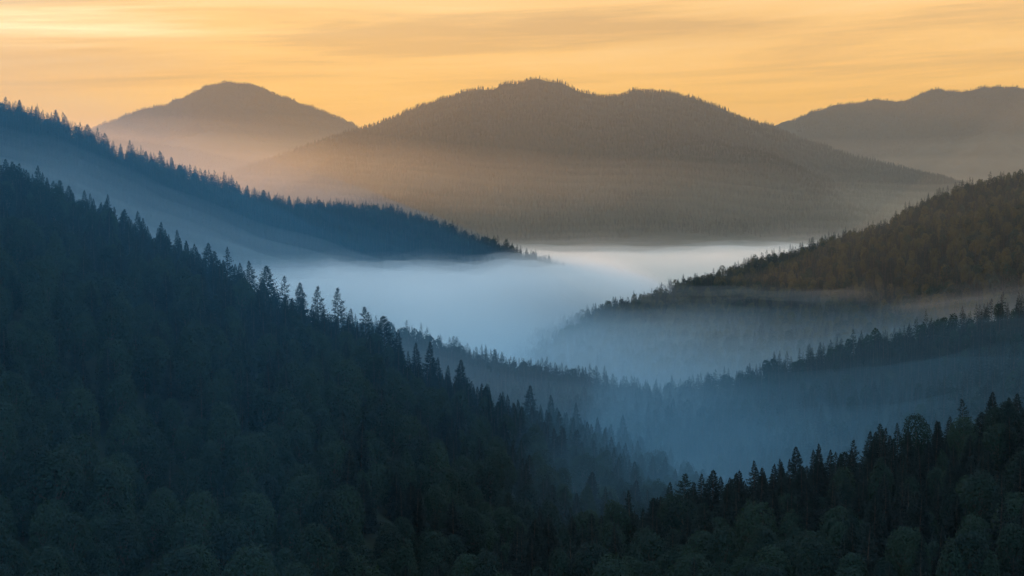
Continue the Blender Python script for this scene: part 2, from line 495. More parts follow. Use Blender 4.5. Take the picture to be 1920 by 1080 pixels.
def mixed(n, weights, rng=RNG):
    w = np.array(weights, float)
    return rng.choice(len(w), n, p=w / w.sum())


def sizes(n, lo, hi):
    """mostly middling trees with a few standing out"""
    s = lo + (hi - lo) * RNG.random(n) ** 1.6
    return s


MIDW = [3, 3, 3, 3, 2, 2, 2, 1.2, 1.2, 1.2, 0, 0, 0]
for key, step, t0, t1, px0, px1, lab in (
        ("B2", 8.0, -.35, 1.1, 430, 1830, "blue hazy conifers covering the spur behind the long dark slope"),
        ("I", 8.5, -.3, 1.1, 900, 2450, "dim blue conifers covering the hazy slope above the black hillside"),
        ("G", 8.5, -.3, 1.05, 700, 2500, "dark and brown-lit trees covering the ridge with the mist wisp"),
        ("G1", 8.5, -.25, 1.05, 1150, 2500, "brown sunlit trees covering the slope behind the mist wisp ridge")):
    X, Y, Z, t = HILL[key].scatter(step, t0, t1, px0, px1)
    n = len(X)
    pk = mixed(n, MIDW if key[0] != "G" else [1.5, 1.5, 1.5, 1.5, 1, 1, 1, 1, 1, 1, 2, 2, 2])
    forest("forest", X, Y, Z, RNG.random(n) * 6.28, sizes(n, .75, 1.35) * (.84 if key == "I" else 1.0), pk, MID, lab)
for key, step, t0, t1, px0, px1, lab in (
        ("D", 9.0, -.12, .95, 200, 2250, "grey-brown forest covering the broad central mountain"),
        ("E", 7.0, -.05, .45, 60, 800, "hazy forest covering the single-peaked distant mountain"),
        ("E2", 10.0, -.12, .6, 30, 700, "pale orange forest covering the faint low hill"),
        ("F", 7.0, -.05, .4, 1380, 2100, "grey forest covering the distant mountain with several bumps")):
    X, Y, Z, t = HILL[key].scatter(step, t0, t1, px0, px1)
    n = len(X)
    forest("forest", X, Y, Z, RNG.random(n) * 6.28, sizes(n, .48, .82) * (1.0 if key == "D" else .85), mixed(n, [3, 3, 3, 3, 1, 1]), FARC, lab)

# ------------------------------------------------------------------ individual trees
# (photo column, photo row of the top, kind, variant, own words)
HERO_B = [
    (8, 296, "spruce", 3, "dark broad spruce where the long slope's crest meets the picture edge"),
    (70, 308, "spruce", 1, "dark spruce sticking up above the highest stretch of the long slope"),
    (118, 336, "spruce", 0, "slender dark spruce on the upper crest of the long slope"),
    (202, 362, "spruce", 4, "ragged dark spruce on the upper crest, below the first steep step"),
    (258, 393, "spruce", 2, "narrow pointed spruce alone on the steep upper crest"),
    (300, 414, "spruce", 1, "small pointed spruce on the crest above the bluish mist"),
    (335, 428, "spruce", 5, "pointed spruce standing close above two tall crest spruces"),
    (391, 453, "spruce", 3, "tall wide spruce, upper one of the two biggest on the crest"),
    (426, 460, "spruce", 4, "tall loose spruce, lower one of the two biggest on the crest"),
    (450, 490, "spruce", 1, "small dense spruce in the dip under the two biggest"),
    (470, 486, "spruce", 0, "sharp-pointed spruce just uphill of the dense bushy pine"),
    (501, 496, "pine", 3, "dense bushy pine with a broad ragged crown on the crest"),
    (537, 515, "pine", 2, "slim see-through pine beside the dense bushy pine"),
    (563, 527, "spruce", 3, "broad dark spruce in front of the white fog bank"),
    (594, 534, "pine", 0, "narrow pine leaning over the fog, uphill of the tall lone pine"),
    (634, 537, "pine", 0, "tall lone pine with open branches against white fog"),
    (655, 576, "spruce", 2, "short spruce tucked under the tall lone pine"),
    (687, 573, "pine", 1, "open pine with spreading arms, downhill of the tall lone pine"),
    (722, 590, "pine", 3, "thick round-topped pine at the lower end of the pine row"),
    (745, 615, "spruce", 5, "slim spruce leaning on the thick round-topped pine"),
    (781, 640, "spruce", 0, "small pointed spruce in front of the blue spur"),
    (806, 637, "spruce", 1, "larger pointed spruce in front of the blue spur"),
    (864, 672, "spruce", 3, "wide spruce on the lower crest under the blue spur"),
    (995, 720, "spruce", 3, "wide dark spruce standing high on the lower crest"),
    (1035, 738, "spruce", 0, "slim spruce next to the wide one on the lower crest"),
    (1080, 752, "spruce", 4, "loose spruce on the lower crest before pale blue trees"),
    (1166, 776, "spruce", 1, "pointed spruce near the far low end of the long slope"),
    (1220, 800, "spruce", 5, "narrow spruce at the fading end of the long slope"),
    (1303, 824, "spruce", 3, "last big spruce where the long slope sinks behind the black hillside"),
]
HERO_A = [
    (1018, 985, "spruce", 0, "small spruce near the low tip of the black hillside"),
    (1105, 962, "spruce", 1, "dark spruce on the lowest crest stretch of the black hillside"),
    (1160, 955, "spruce", 4, "ragged spruce next to the lowest crest stretch"),
    (1252, 938, "spruce", 2, "narrow spruce on the black hillside crest, downhill of a broad pair"),
    (1297, 900, "spruce", 3, "broad tall spruce, lower one of a pair on the black hillside"),
    (1363, 892, "spruce", 5, "slim spruce in the middle of the black hillside crest"),
    (1421, 875, "spruce", 1, "dense spruce with a blunt top on the black hillside crest"),
    (1465, 868, "spruce", 3, "broad spruce with a forked-looking wide top on the black hillside"),
    (1534, 838, "spruce", 0, "small sharp spruce, first of a close pair against blue mist"),
    (1556, 840, "spruce", 1, "small sharp spruce, second of a close pair against blue mist"),
    (1597, 822, "pine", 0, "pine with a leaning narrow top uphill of the sharp pair"),
    (1641, 807, "spruce", 3, "dark wide spruce uphill of the leaning pine"),
    (1657, 804, "spruce", 4, "rough-topped spruce touching a dark wide spruce"),
    (1685, 790, "spruce", 2, "narrow spruce right beside the round-crowned tree on the crest"),
    (1720, 770, "broadleaf", 0, "large round-crowned tree standing out on the black hillside crest"),
    (1757, 786, "spruce", 5, "small spruce uphill of the round-crowned crest tree"),
    (1782, 778, "spruce", 0, "thin spruce below the tall narrow pine"),
    (1809, 745, "pine", 2, "tall narrow pine on the upper black hillside"),
    (1862, 731, "spruce", 3, "biggest spruce of the black hillside, broad and tall on the crest"),
    (1912, 735, "spruce", 3, "broad spruce at the picture edge beside the biggest one"),
]
HERO_C = [
    (9, 180, "pine", 1, "pine at the picture edge on top of the steel blue ridge"),
    (36, 186, "pine", 3, "wide-crowned pine on the highest stretch of the steel blue ridge"),
    (60, 197, "pine", 0, "pine beside the wide-crowned one on the steel blue ridge"),
    (105, 205, "pine", 1, "tall ragged pine on the upper steel blue ridge"),
    (121, 209, "pine", 2, "thin pine close to the tall ragged one on the ridge"),
    (150, 228, "pine", 0, "loose pine against the orange sky on the blue ridge"),
    (166, 232, "pine", 3, "thick pine against the orange sky on the blue ridge"),
    (183, 238, "pine", 2, "narrow pine uphill of the tall free-standing pines"),
    (199, 248, "pine", 1, "tall pine just uphill of the gap in the ridge trees"),
    (225, 269, "pine", 2, "slim free-standing pine inside the gap on the blue ridge"),
    (245, 261, "pine", 0, "tallest free-standing pine on the blue ridge, downhill of the gap"),
    (273, 282, "pine", 3, "bushy pine right below the tallest free-standing pine"),
    (301, 281, "pine", 1, "tall bushy pine on the blue ridge before orange haze"),
    (322, 293, "pine", 0, "pointed pine on the blue ridge before orange haze"),
    (347, 309, "pine", 3, "low pine on the blue ridge before orange haze"),
    (384, 317, "pine", 1, "pine uphill of the leaning crooked pine"),
    (402, 329, "pine", 2, "small pine between two taller ridge pines"),
    (420, 321, "pine", 2, "crooked open pine rising clear of the blue ridge"),
    (446, 338, "pine", 0, "pine downhill of the crooked open pine"),
    (463, 346, "pine", 1, "broad pine downhill of the crooked open pine"),
    (496, 355, "pine", 3, "wide round pine in the middle of the blue ridge"),
    (518, 364, "pine", 0, "narrow pine next to the wide round pine"),
    (541, 366, "pine", 1, "flat-topped pine in the middle of the blue ridge"),
    (563, 373, "pine", 2, "pointed pine in the middle of the blue ridge"),
    (598, 373, "pine", 3, "thick pine on the level stretch of the blue ridge"),
    (625, 376, "pine", 1, "second thick pine on the level stretch of the blue ridge"),
    (653, 376, "pine", 0, "rounded pine on the level stretch of the blue ridge"),
    (680, 380, "pine", 3, "broad pine ending the level stretch of the blue ridge"),
    (708, 380, "pine", 0, "pointed pine beyond the level stretch of the blue ridge"),
    (733, 381, "pine", 1, "triangular pine above the start of the ridge's descent"),
    (770, 395, "pine", 2, "small pine on the ridge's descent toward the fog"),
    (830, 412, "pine", 0, "pine on the ridge's descent, before the blue-grey haze"),
    (850, 421, "pine", 3, "round pine on the ridge's descent, before the blue-grey haze"),
    (949, 447, "pine", 1, "pine standing up near the white fog at the ridge's low end"),
    (1000, 470, "pine", 3, "dark bushy pine at the ridge's low end"),
    (1030, 479, "pine", 1, "last bushy pine of the dark mass at the ridge's low end"),
    (1057, 491, "pine", 0, "lone pointed pine in the fog beyond the ridge's low end"),
    (1085, 507, "pine", 2, "faint small pine dissolving in the fog beyond the ridge"),
    (1125, 511, "pine", 3, "faint rounded pine dissolving in the fog beyond the ridge"),
]
ORD = ["", "second ", "third ", "fourth ", "fifth ", "sixth ", "seventh ", "eighth ", "ninth ", "tenth "]
CAT = {"spruce": "spruce", "pine": "pine", "broadleaf": "broadleaf tree"}
NAME = {"spruce": "spruce_tree", "pine": "pine_tree", "broadleaf": "broadleaf_tree"}


def plant(kind, var, x, y, z, rot, s, label, group, wide=1.0):
    root = bpy.data.objects.new(NAME[kind], None)
    COL.objects.link(root)
    root.empty_display_size = .5
    lean = random.gauss(0, .03), random.gauss(0, .03)
    wide *= random.uniform(.88, 1.14)
    root.location, root.rotation_euler, root.scale = (x, y, z), (*lean, rot), (s * wide, s * wide, s)
    crown, trunk = MESHES[kind][var]
    link("crown", crown, root); link("trunk", trunk, root)
    tag(root, label, CAT[kind], group)
    return root


def hero_spot(h, px, py, kind, rng, tcrest=.03):
    az = ray(px, py)[0]
    D, Z, d, z0 = h.at(az)
    r = float(D - tcrest * (D - d))
    x, y = r * math.sin(az), r * math.cos(az)
    z = float(h.height(np.array([x]), np.array([y]))[0])
    top = ray(px, py)[1] * r
    return x, y, z, max(6.0, top - z)


HROWS = {"A": HERO_A, "B": HERO_B, "C": HERO_C}
hero_xy = {}
GROUP = {"A": "trees on the crest of the black hillside", "B": "trees on the crest of the long dark slope", "C": "pines on the crest of the steel blue ridge"}
for key, rows in HROWS.items():
    for px, py, kind, var, words in rows:
        x, y, z, hgt = hero_spot(HILL[key], px, py, kind, RNG)
        s = hgt / KINDS[kind][2]
        wide = 1.0 if s > .75 else min(1.3, .75 / s)
        wide *= 1.05 if kind == "broadleaf" else 1.0
        plant(kind, var, x, y, z - .3, RNG.random() * 6.28, s, words, GROUP[key], wide)
        hero_xy.setdefault(key, []).append((x, y, px, words))

# the steel blue ridge: the rest of its trees
X, Y, Z, t = HILL["C"].scatter(7.2, -.3, 1.05, -700, 1450)
hx = np.array([(a, b) for a, b, *_ in hero_xy["C"]])
d2 = ((X[:, None] - hx[None, :, 0]) ** 2 + (Y[:, None] - hx[None, :, 1]) ** 2).min(1)
keep = d2 > 4.5 ** 2
pxs = project(X, Y, Z)[0]
keep &= ~((pxs > 203) & (pxs < 240) & (t < .06))           # the gap in the ridge trees
X, Y, Z, t = X[keep], Y[keep], Z[keep], t[keep]
n = len(X)
sz = sizes(n, .72, 1.15)
forest("forest", X, Y, Z, RNG.random(n) * 6.28, sz, mixed(n, [2, 2, 2, 2, 3, 3, 3, 1, 1, 1, 0, 0, 0]), MID, "dark blue pines massed on the steel blue ridge below its crest")

# the two near hillsides: place every tree, find which show largest, make those individuals
cand = []
for key, step, px0, px1 in (("A", 10.6, 560, 2600), ("B", 11.2, -760, 1560)):
    h = HILL[key]
    X, Y, Z, t = h.scatter(step, -.45, 1.35, px0, px1)
    hx = np.array([(a, b) for a, b, *_ in hero_xy[key]])
    d2 = ((X[:, None] - hx[None, :, 0]) ** 2 + (Y[:, None] - hx[None, :, 1]) ** 2).min(1)
    ok = d2 > 4.6 ** 2
    X, Y, Z, t = X[ok], Y[ok], Z[ok], t[ok]
    lf = np.clip((t - .12) * 1.35, 0, .78) + .25 * fbm(X / 70, Y / 70)
    if key == "A":
        lf = np.clip((t - .1) * 1.0, .22, .62) + .2 * fbm(X / 60, Y / 60)
    for x, y, z, tt, q in zip(X, Y, Z, t, lf):
        u = RNG.random()
        kind = "broadleaf" if u < q else ("pine" if RNG.random() < .10 else "spruce")
        var = int(RNG.integers(len(MESHES[kind])))
        hgt = {"spruce": 16 + 11 * RNG.random() ** 1.3, "pine": 17 + 9 * RNG.random(), "broadleaf": 15 + 10 * RNG.random() ** 1.2}[kind]
        if -.12 < tt < .10:
            hgt *= .80 if key == "B" else .68
        cand.append((key, kind, var, x, y, z, float(tt), hgt))
# rough visibility: paint tree outlines near to far on a coarse picture
Wp, Hp = 960, 540
buf = np.zeros((Hp, Wp), bool)
order = sorted(range(len(cand)), key=lambda i: math.hypot(cand[i][3], cand[i][4]))
seen = [0] * len(cand)
for i in order:
    key, kind, var, x, y, z, tt, hgt = cand[i]
    px, py0, d = project(x, y, z)
    _, py1, _ = project(x, y, z + hgt)
    hw = {"spruce": .27, "pine": .28, "broadleaf": .28}[kind] * hgt * F / d
    if px + hw < 0 or px - hw > 1920 or py1 > 1080 or py0 < 0:
        continue
    a0, a1 = int(max(0, py1 / 2)), int(min(Hp, py0 / 2))
    for row in range(a0, a1, 1):
        f = (row - py1 / 2) / max(1, (py0 - py1) / 2)
        w = hw * (f if kind == "spruce" else min(1, 1.9 * math.sqrt(max(0, f)) if kind == "broadleaf" else 1.3 * f + .15)) / 2
        c0, c1 = int(max(0, px / 2 - w)), int(min(Wp, px / 2 + w + 1))
        if c1 > c0:
            seg_ = buf[row, c0:c1]
            seen[i] += int((~seg_).sum())
            seg_[:] = True
LIMIT = {"spruce": 295 - sum(k == "spruce" for r in (HERO_A, HERO_B) for _, _, k, *_ in r), "pine": 150, "broadleaf": 290}
chosen = set()
for kind in ("spruce", "pine", "broadleaf"):
    ids = sorted((i for i in range(len(cand)) if cand[i][1] == kind and seen[i] > 25), key=lambda i: -seen[i])[:LIMIT[kind]]
    chosen.update(ids)
SLOPE = {"A": "black hillside", "B": "long dark slope"}
KWORD = {"spruce": "dark pointed spruce", "pine": "dark rough-crowned pine", "broadleaf": "round-crowned leafy tree"}
rest = []
for i, (key, kind, var, x, y, z, tt, hgt) in enumerate(cand):
    s = hgt / KINDS[kind][2]
    rot = float(RNG.random() * 6.28)
    if i not in chosen:
        rest.append((x, y, z - .3, rot, s, near_index[(kind, var)]))
        continue
    px, py, _ = project(x, y, z + hgt * .6)
    near = min(hero_xy[key], key=lambda q: abs(q[2] - px))
    band = "just under" if tt < .14 else "a little below" if tt < .34 else "halfway down below" if tt < .62 else "far down below"
    col = near[3].split(",")[0].split(" where ")[0].split(" on the ")[0].split(" of the long")[0].split(" against ")[0].split(" standing ")[0].split(" in front ")[0].split(" beside ")[0]
    col = " ".join(col.split()[:5])
    lab = " ".join(f"{KWORD[kind]} {band} the {col}".split()[:16])
    plant(kind, var, x, y, z - .3, rot, s, lab, lab.replace(KWORD[kind], {"spruce": "spruces", "pine": "pines", "broadleaf": "leafy trees"}[kind]))
rest = np.array(rest)
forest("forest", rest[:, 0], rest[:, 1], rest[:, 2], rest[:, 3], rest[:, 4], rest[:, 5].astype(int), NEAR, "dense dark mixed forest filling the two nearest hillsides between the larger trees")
print("trees", len(cand), "individual", len(chosen))


# ------------------------------------------------------------------ haze and fog
def box(name, lo, hi, mat):
    v = [(x, y, z) for x in (lo[0], hi[0]) for y in (lo[1], hi[1]) for z in (lo[2], hi[2])]
    f = [(0, 1, 3, 2), (4, 6, 7, 5), (0, 4, 5, 1), (2, 3, 7, 6), (0, 2, 6, 4), (1, 5, 7, 3)]
    return link(name, mesh(name, v, f, mat))


HAZE = (0.66, 0.87, 1.0)
WARM = (1.0, 0.81, 0.58)  # mist colour that carries part of the low sun's warm tint
o = box("haze", (-12500, -12500, -337.5), (12500, 12500, 700), volume("haze", HAZE, 2.0e-5, .3))
tag(o, "thin even haze filling the whole air of the valley", "haze", kind="stuff")


def bank(name, label, cat, px0, px1, d0, d1, top, bottom, mat, amp=6.0, L=160.0, edge=(.18, .2), n=(72, 48), lens=False):
    """closed, thin-edged body of fog; top is a list of (px, z) or a function of (px, share of the depth)"""
    pxs = np.linspace(px0, px1, n[0]); vs = np.linspace(0, 1, n[1])
    P, V = np.meshgrid(pxs, vs, indexing="ij")
    U = (P - px0) / (px1 - px0)
    az = np.arctan((P - 960) / F)
    D0 = np.interp(P, *zip(*d0)) if isinstance(d0, list) else d0
    D1 = np.interp(P, *zip(*d1)) if isinstance(d1, list) else d1
    R = D0 + (D1 - D0) * V
    X, Y = R * np.sin(az), R * np.cos(az)
    sm = lambda q: np.clip(q, 0, 1) ** 2 * (3 - 2 * np.clip(q, 0, 1))
    W = sm(U / edge[0]) * sm((1 - U) / (edge[2] if len(edge) > 2 else edge[0])) * sm(V / edge[1]) * sm((1 - V) / edge[1])
    T = np.interp(P, *zip(*top)) if isinstance(top, list) else top
    B = np.interp(P, *zip(*bottom)) if isinstance(bottom, list) else bottom + 0 * P
    nz = fbm(X / L, Y / (L * 1.6))
    zt = B + (T - B + amp * nz) * W
    zb = B - 1.0 * W
    if lens:                                       # a free-floating body, domed above and below
        mid = (T + B) / 2
        zt, zb = mid + np.maximum((T - B) / 2 + amp * nz, .3) * W, mid - np.maximum((T - B) / 2 - amp * fbm(X / L + 31, Y / L), .3) * W
    na, nb = n
    v = np.concatenate([np.stack([X.ravel(), Y.ravel(), zt.ravel()], 1), np.stack([X.ravel(), Y.ravel(), zb.ravel()], 1)])
    N = na * nb
    ix = lambda i, j: i * nb + j
    edge_ = lambda i, j: i in (0, na - 1) or j in (0, nb - 1)
    bt = lambda i, j: ix(i, j) if edge_(i, j) else N + ix(i, j)
    f = []
    for i in range(na - 1):
        for j in range(nb - 1):
            f.append((ix(i, j), ix(i + 1, j), ix(i + 1, j + 1), ix(i, j + 1)))
            f.append((bt(i, j), bt(i, j + 1), bt(i + 1, j + 1), bt(i + 1, j)))
    me = mesh(name, v, f, mat, True)
    o = link(name, me)
    return tag(o, label, cat, kind="stuff")


FOGC = (1.0, 0.985, 0.96)
MISTC = (0.80, 0.94, 1.0)


def stack(name, label, cat, tops, dens, color, g, **kw):
    """one fog body in nested layers, denser and lower inside, so that it thins out upward"""
    root = None
    for k, (dz, de) in enumerate(zip(tops, dens)):
        a = dict(kw)
        a["top"] = [(p, z + dz) for p, z in kw["top"]]
        if kw.get("lens"):
            a["bottom"] = [(p, z - dz * .6) for p, z in kw["bottom"]]
        a["L"] = kw.get("L", 160) * (1 - .06 * k)
        o = bank(name if root is None else name + "_layer", label, cat, mat=volume(name, color, de, g), **a)
        if root is None:
            root = o
        else:
            o.parent = root
            for q in ("label", "category"):
                del o[q]


def lay(step, n, d0, growth=1.0):
    return tuple(-step * k for k in range(n)), tuple(d0 * growth ** k for k in range(n))


# thin blue air over the nearest slopes
stack("mist", "thin blue mist hanging in the shade over the long dark slope", "mist", (0,), (1.7e-4,), (0.16, 0.62, 1.0), .1,
      px0=-1500, px1=3300, d0=[(-1500, 150), (500, 180), (870, 480), (1000, 640), (1500, 720), (3300, 640)], d1=1350, top=[(-1500, 210), (0, 115), (200, 88), (300, 70), (400, 50), (500, 36), (600, 27), (700, 18), (800, 6), (900, -10), (1000, -32), (1100, -60), (1400, -115), (3300, -115)], bottom=-325, amp=8, L=300, edge=(.05, .12))
# blue air before the steel blue ridge
stack("mist", "clear blue haze between the long dark slope and the steel blue ridge", "mist", (14, -6, -26), (3.5e-5, 5e-5, 8e-5), (0.30, 0.70, 1.0), .15,
      px0=-1500, px1=1400, d0=[(-1500, 1060), (500, 1060), (1400, 1500)], d1=[(-1500, 1440), (0, 1570), (600, 1870), (1150, 2260), (1400, 2350)],
      top=[(-1500, 330), (-500, 250), (0, 165), (300, 98), (600, 20), (900, -30), (1050, -66), (1200, -125), (1400, -255)], bottom=-320, amp=10, L=260, edge=(.05, .12))
# mist in the fold between the two nearest hillsides
stack("mist", "dim blue mist in the fold between the black hillside and the long dark slope", "mist", (0, -12, -24), (2.4e-4, 2.6e-4, 2.8e-4), (0.42, 0.78, 1.0), .15,
      px0=250, px1=3200, d0=[(250, 380), (640, 400), (870, 440), (1000, 495), (1200, 585), (1400, 640), (1920, 640), (3200, 610)], d1=[(250, 850), (640, 920), (1000, 1080), (1700, 1150), (3200, 1050)],
      top=[(250, -92), (640, -76), (870, -79), (1000, -90), (1300, -118), (1700, -120), (3200, -105)], bottom=-300, amp=6, L=120, edge=(.30, .16, .06))
# mist pooled behind the black hillside
stack("mist", "thin blue mist in front of the hazy wooded slopes", "mist", (0, -18, -36), (2.4e-4, 2.8e-4, 3.2e-4), (0.42, 0.78, 1.0), .15,
      px0=900, px1=3100, d0=[(900, 880), (1300, 730), (3100, 650)], d1=[(900, 1360), (1300, 1320), (1500, 1200), (1920, 1040), (3100, 1000)], top=[(900, -105), (1400, -88), (1700, -66), (1920, -52), (3100, 0)], bottom=-325, amp=10, L=130, edge=(.12, .16))
t_, d_ = lay(13, 4, 2.6e-4, 1.2)
stack("mist", "soft blue mist pooled behind the black hillside", "mist", t_, d_, MISTC, .2,
      px0=820, px1=3000, d0=[(820, 880), (1300, 720), (3000, 650)], d1=[(820, 1150), (1300, 1120), (3000, 1050)],
      top=[(820, -165), (1100, -160), (1450, -160), (1700, -128), (1920, -112), (3000, -90)], bottom=-325, amp=6, L=140, edge=(.12, .3))
stack("mist", "soft blue mist between the long dark slope and the faint spur", "mist", (0, -14, -28), (2.6e-4, 3.4e-4, 4.4e-4), MISTC, .2,
      px0=420, px1=1640, d0=[(420, 940), (800, 960), (1200, 1080), (1640, 1150)], d1=[(420, 1330), (1000, 1340), (1640, 1460)],
      top=[(420, -45), (640, -66), (800, -84), (1000, -104), (1300, -130), (1640, -150)], bottom=-325, amp=7, L=130, edge=(.12, .25))
# blue mist between the hazy slopes
t_, d_ = lay(8, 8, 3.2e-4, 1.16)
stack("mist", "pale blue mist lying between the two hazy wooded slopes", "mist", t_, d_, MISTC, .2,
      px0=500, px1=2900, d0=[(500, 1330), (1000, 1410), (1500, 1270), (1920, 1110), (2900, 1070)], d1=[(500, 1900), (1100, 1880), (1500, 1760), (2900, 1640)],
      top=[(500, -70), (900, -88), (1200, -90), (1500, -82), (1800, -66), (1920, -58), (2900, -20)], bottom=-325, amp=3, L=170, edge=(.10, .25))
# mist rising along the steel blue ridge
t_, d_ = lay(14, 8, 2.2e-4, 1.4)
stack("mist", "blue mist lying along the foot of the steel blue ridge", "mist", t_, d_, MISTC, .2,
      px0=-1100, px1=1150, d0=[(-1100, 1060), (0, 1060), (500, 1180), (1150, 1600)], d1=[(-1100, 1450), (0, 1540), (600, 1850), (1150, 2250)],
      top=[(-1100, 90), (-300, 84), (0, 76), (120, 60), (240, 38), (360, 14), (480, -10), (600, -26), (720, -50), (900, -80), (1150, -100)], bottom=-300, amp=15, L=190, edge=(.08, .25))
# white fog bank in front of the steel blue ridge
stack("fog_bank", "bright white fog bank between the long dark slope and the steel blue ridge", "fog", (12, 6, 1, -5, -14), (2e-4, 6e-4, 1.5e-3, 3e-3, 6e-3), FOGC, .3,
      px0=330, px1=1620, d0=[(330, 1150), (600, 1320), (800, 1400), (950, 1600), (1100, 1860), (1250, 1900), (1620, 1950)], d1=[(330, 1800), (700, 2000), (1100, 2350), (1620, 2500)],
      top=[(330, -58), (560, -47), (620, -41), (760, -50), (900, -51), (1000, -50), (1250, -46), (1620, -70)], bottom=-240, amp=9, L=95, edge=(.10, .18, .42))
# fog sea behind the ridge
stack("fog_bank", "sunlit fog sea at the foot of the broad central mountain", "fog", (34, 22, 12, 3, -5, -14), (3e-5, 6e-5, 1.5e-4, 4e-4, 1.2e-3, 3.5e-3), (1.0, 0.95, 0.88), .35,
      px0=600, px1=2000, d0=[(600, 2350), (1300, 2330), (2000, 2400)], d1=[(600, 3500), (2000, 3600)],
      top=[(600, -50), (1000, -41), (1200, -42), (1400, -36), (1600, -32), (2000, -40)], bottom=-260, amp=9, L=220, edge=(.10, .12))
# peach mist climbing the lower slopes of the central mountain
t_, d_ = lay(23, 9, 1.15e-4, 1.03)
stack("mist", "tall peach mist before the lower slopes of the broad central mountain", "mist", t_, d_, WARM, .55,
      px0=-200, px1=2400, d0=[(-200, 3000), (2400, 2900)], d1=[(-200, 4400), (2400, 4300)],
      top=[(-200, 260), (450, 220), (700, 195), (1000, 172), (1400, 135), (1700, 110), (2400, 80)], bottom=-280, amp=14, L=420, edge=(.10, .2))
# low haze before the far mountains
t_, d_ = lay(65, 4, 7e-5, 1.35)
stack("mist", "orange mist pooled at the feet of the distant mountains", "mist", t_, d_, WARM, .45,
      px0=-900, px1=2900, d0=[(-900, 4600), (2900, 4600)], d1=[(-900, 7600), (2900, 7600)],
      top=[(-900, 400), (200, 400), (900, 380), (1500, 300), (2900, 280)], bottom=-300, amp=22, L=900, edge=(.06, .2))
# high haze in the distance
stack("mist", "thin amber haze high up around the broad central mountain", "mist", (0,), (1.15e-4,), WARM, .45,
      px0=-2500, px1=4500, d0=2300, d1=4800, top=[(-2500, 470), (4500, 470)], bottom=-310, amp=25, L=1500, edge=(.06, .25))
# thin haze in the sunlight along the ridge
stack("mist", "faint golden haze along the sunlit wooded ridge", "mist", (0,), (9e-5,), WARM, .5,
      px0=1250, px1=3600, d0=1300, d1=2000, top=[(1250, -20), (1500, 60), (1920, 150), (3600, 260)], bottom=[(1250, -75), (1920, -55), (3600, -30)], amp=8, L=260, edge=(.34, .3, .1))
# torn wisps
wr = np.random.default_rng(21)
def wisps(label, px0, px1, d, za, zb, n, wide, thick, dens):
    root = None
    for k in range(n):
        u = (k + .5) / n + wr.normal(0, .06)
        pc, zc = px0 + (px1 - px0) * u, za + (zb - za) * u + wr.normal(0, 3)
        w_, h_, dd = wide * wr.uniform(.6, 1.25), thick * wr.uniform(.6, 1.3), d + wr.normal(0, 35)
        sl = (zb - za) / (px1 - px0) * w_
        o = bank("mist_wisp" if root is None else "mist_wisp_layer", label, "mist", pc - w_, pc + w_, dd - 110, dd + 110,
                 [(pc - w_, zc - sl + h_), (pc + w_, zc + sl + h_)], [(pc - w_, zc - sl - h_), (pc + w_, zc + sl - h_)],
                 volume("mist_wisp", FOGC, dens * wr.uniform(.7, 1.3), .35), amp=h_ * .8, L=wr.uniform(35, 70), edge=(.5, .5), n=(64, 30), lens=True)
        if root is None:
            root = o
        else:
            o.parent = root
            for q in ("label", "category"):
                del o[q]


wisps("thin torn mist wisp crossing the wooded ridge", 1150, 1700, 1540, -77, -74, 5, 250, 15, 2.4e-4)
wisps("slanting mist wisp at the picture edge above the hazy blue slope", 1720, 2100, 1520, -80, -44, 4, 260, 15, 2.4e-4)

# ------------------------------------------------------------------ sky and sun
AZ, EL = radians(-45), radians(7.5)
w = bpy.data.worlds.new("World")
S.world = w
w.use_nodes = True
nt = w.node_tree
N_, L_ = nt.nodes, nt.links
bg = N_["Background"]
STR = 0.1
bg.inputs[1].default_value = STR
sky = N_.new("ShaderNodeTexSky")
sky.sky_type = "NISHITA"; sky.sun_disc = False
sky.sun_elevation, sky.sun_rotation = EL, AZ
sky.dust_density, sky.air_density, sky.ozone_density = 2.0, 1.2, 1.5
tc = N_.new("ShaderNodeTexCoord")
sx = N_.new("ShaderNodeSeparateXYZ")
L_.new(tc.outputs["Generated"], sx.inputs[0])


def math_(op, a, b=None, c=None, clamp=False):
    m = N_.new("ShaderNodeMath"); m.operation = op; m.use_clamp = clamp
    for i, q in enumerate((a, b, c)):
        if q is None:
            continue
        if isinstance(q, (int, float)):
            m.inputs[i].default_value = q
        else:
            L_.new(q, m.inputs[i])
    return m.outputs[0]


def mixc(blend, fac, a, b):
    m = N_.new("ShaderNodeMix"); m.data_type = "RGBA"; m.blend_type = blend; m.clamp_factor = True
    for s, q in ((m.inputs[0], fac), (m.inputs[6], a), (m.inputs[7], b)):
        if isinstance(q, (int, float)):
            s.default_value = q
        elif isinstance(q, tuple):
            s.default_value = (*q, 1)
        else:
            L_.new(q, s)
    return m.outputs[2]


elev = math_("DIVIDE", math_("ARCSINE", sx.outputs["Z"]), radians(90))           # -1 .. 1
azim = math_("ARCTAN2", sx.outputs["X"], sx.outputs["Y"])
ramp = N_.new("ShaderNodeValToRGB")
el01 = math_("MULTIPLY_ADD", elev, 0.5, 0.5)
L_.new(el01, ramp.inputs[0])
stops = [(-30, (.01, .015, .022)), (-3, (.03, .04, .05)), (0, (1.0, .40, .0)), (5, (1.03, .52, .06)), (9, (1.12, .67, .25)), (17, (1.1, .98, .78)), (32, (1.0, 1.18, 1.35)), (90, (.42, .95, 1.42))]
cr = ramp.color_ramp
while len(cr.elements) < len(stops):
    cr.elements.new(.5)
for e_, (dg, c_) in zip(cr.elements, stops):
    e_.position = .5 + .5 * dg / 90; e_.color = (*[v * .5 for v in c_], 1)           # stored at half value
cool = N_.new("ShaderNodeValToRGB")                                   # the side of the sky away from the sunrise
L_.new(el01, cool.inputs[0])
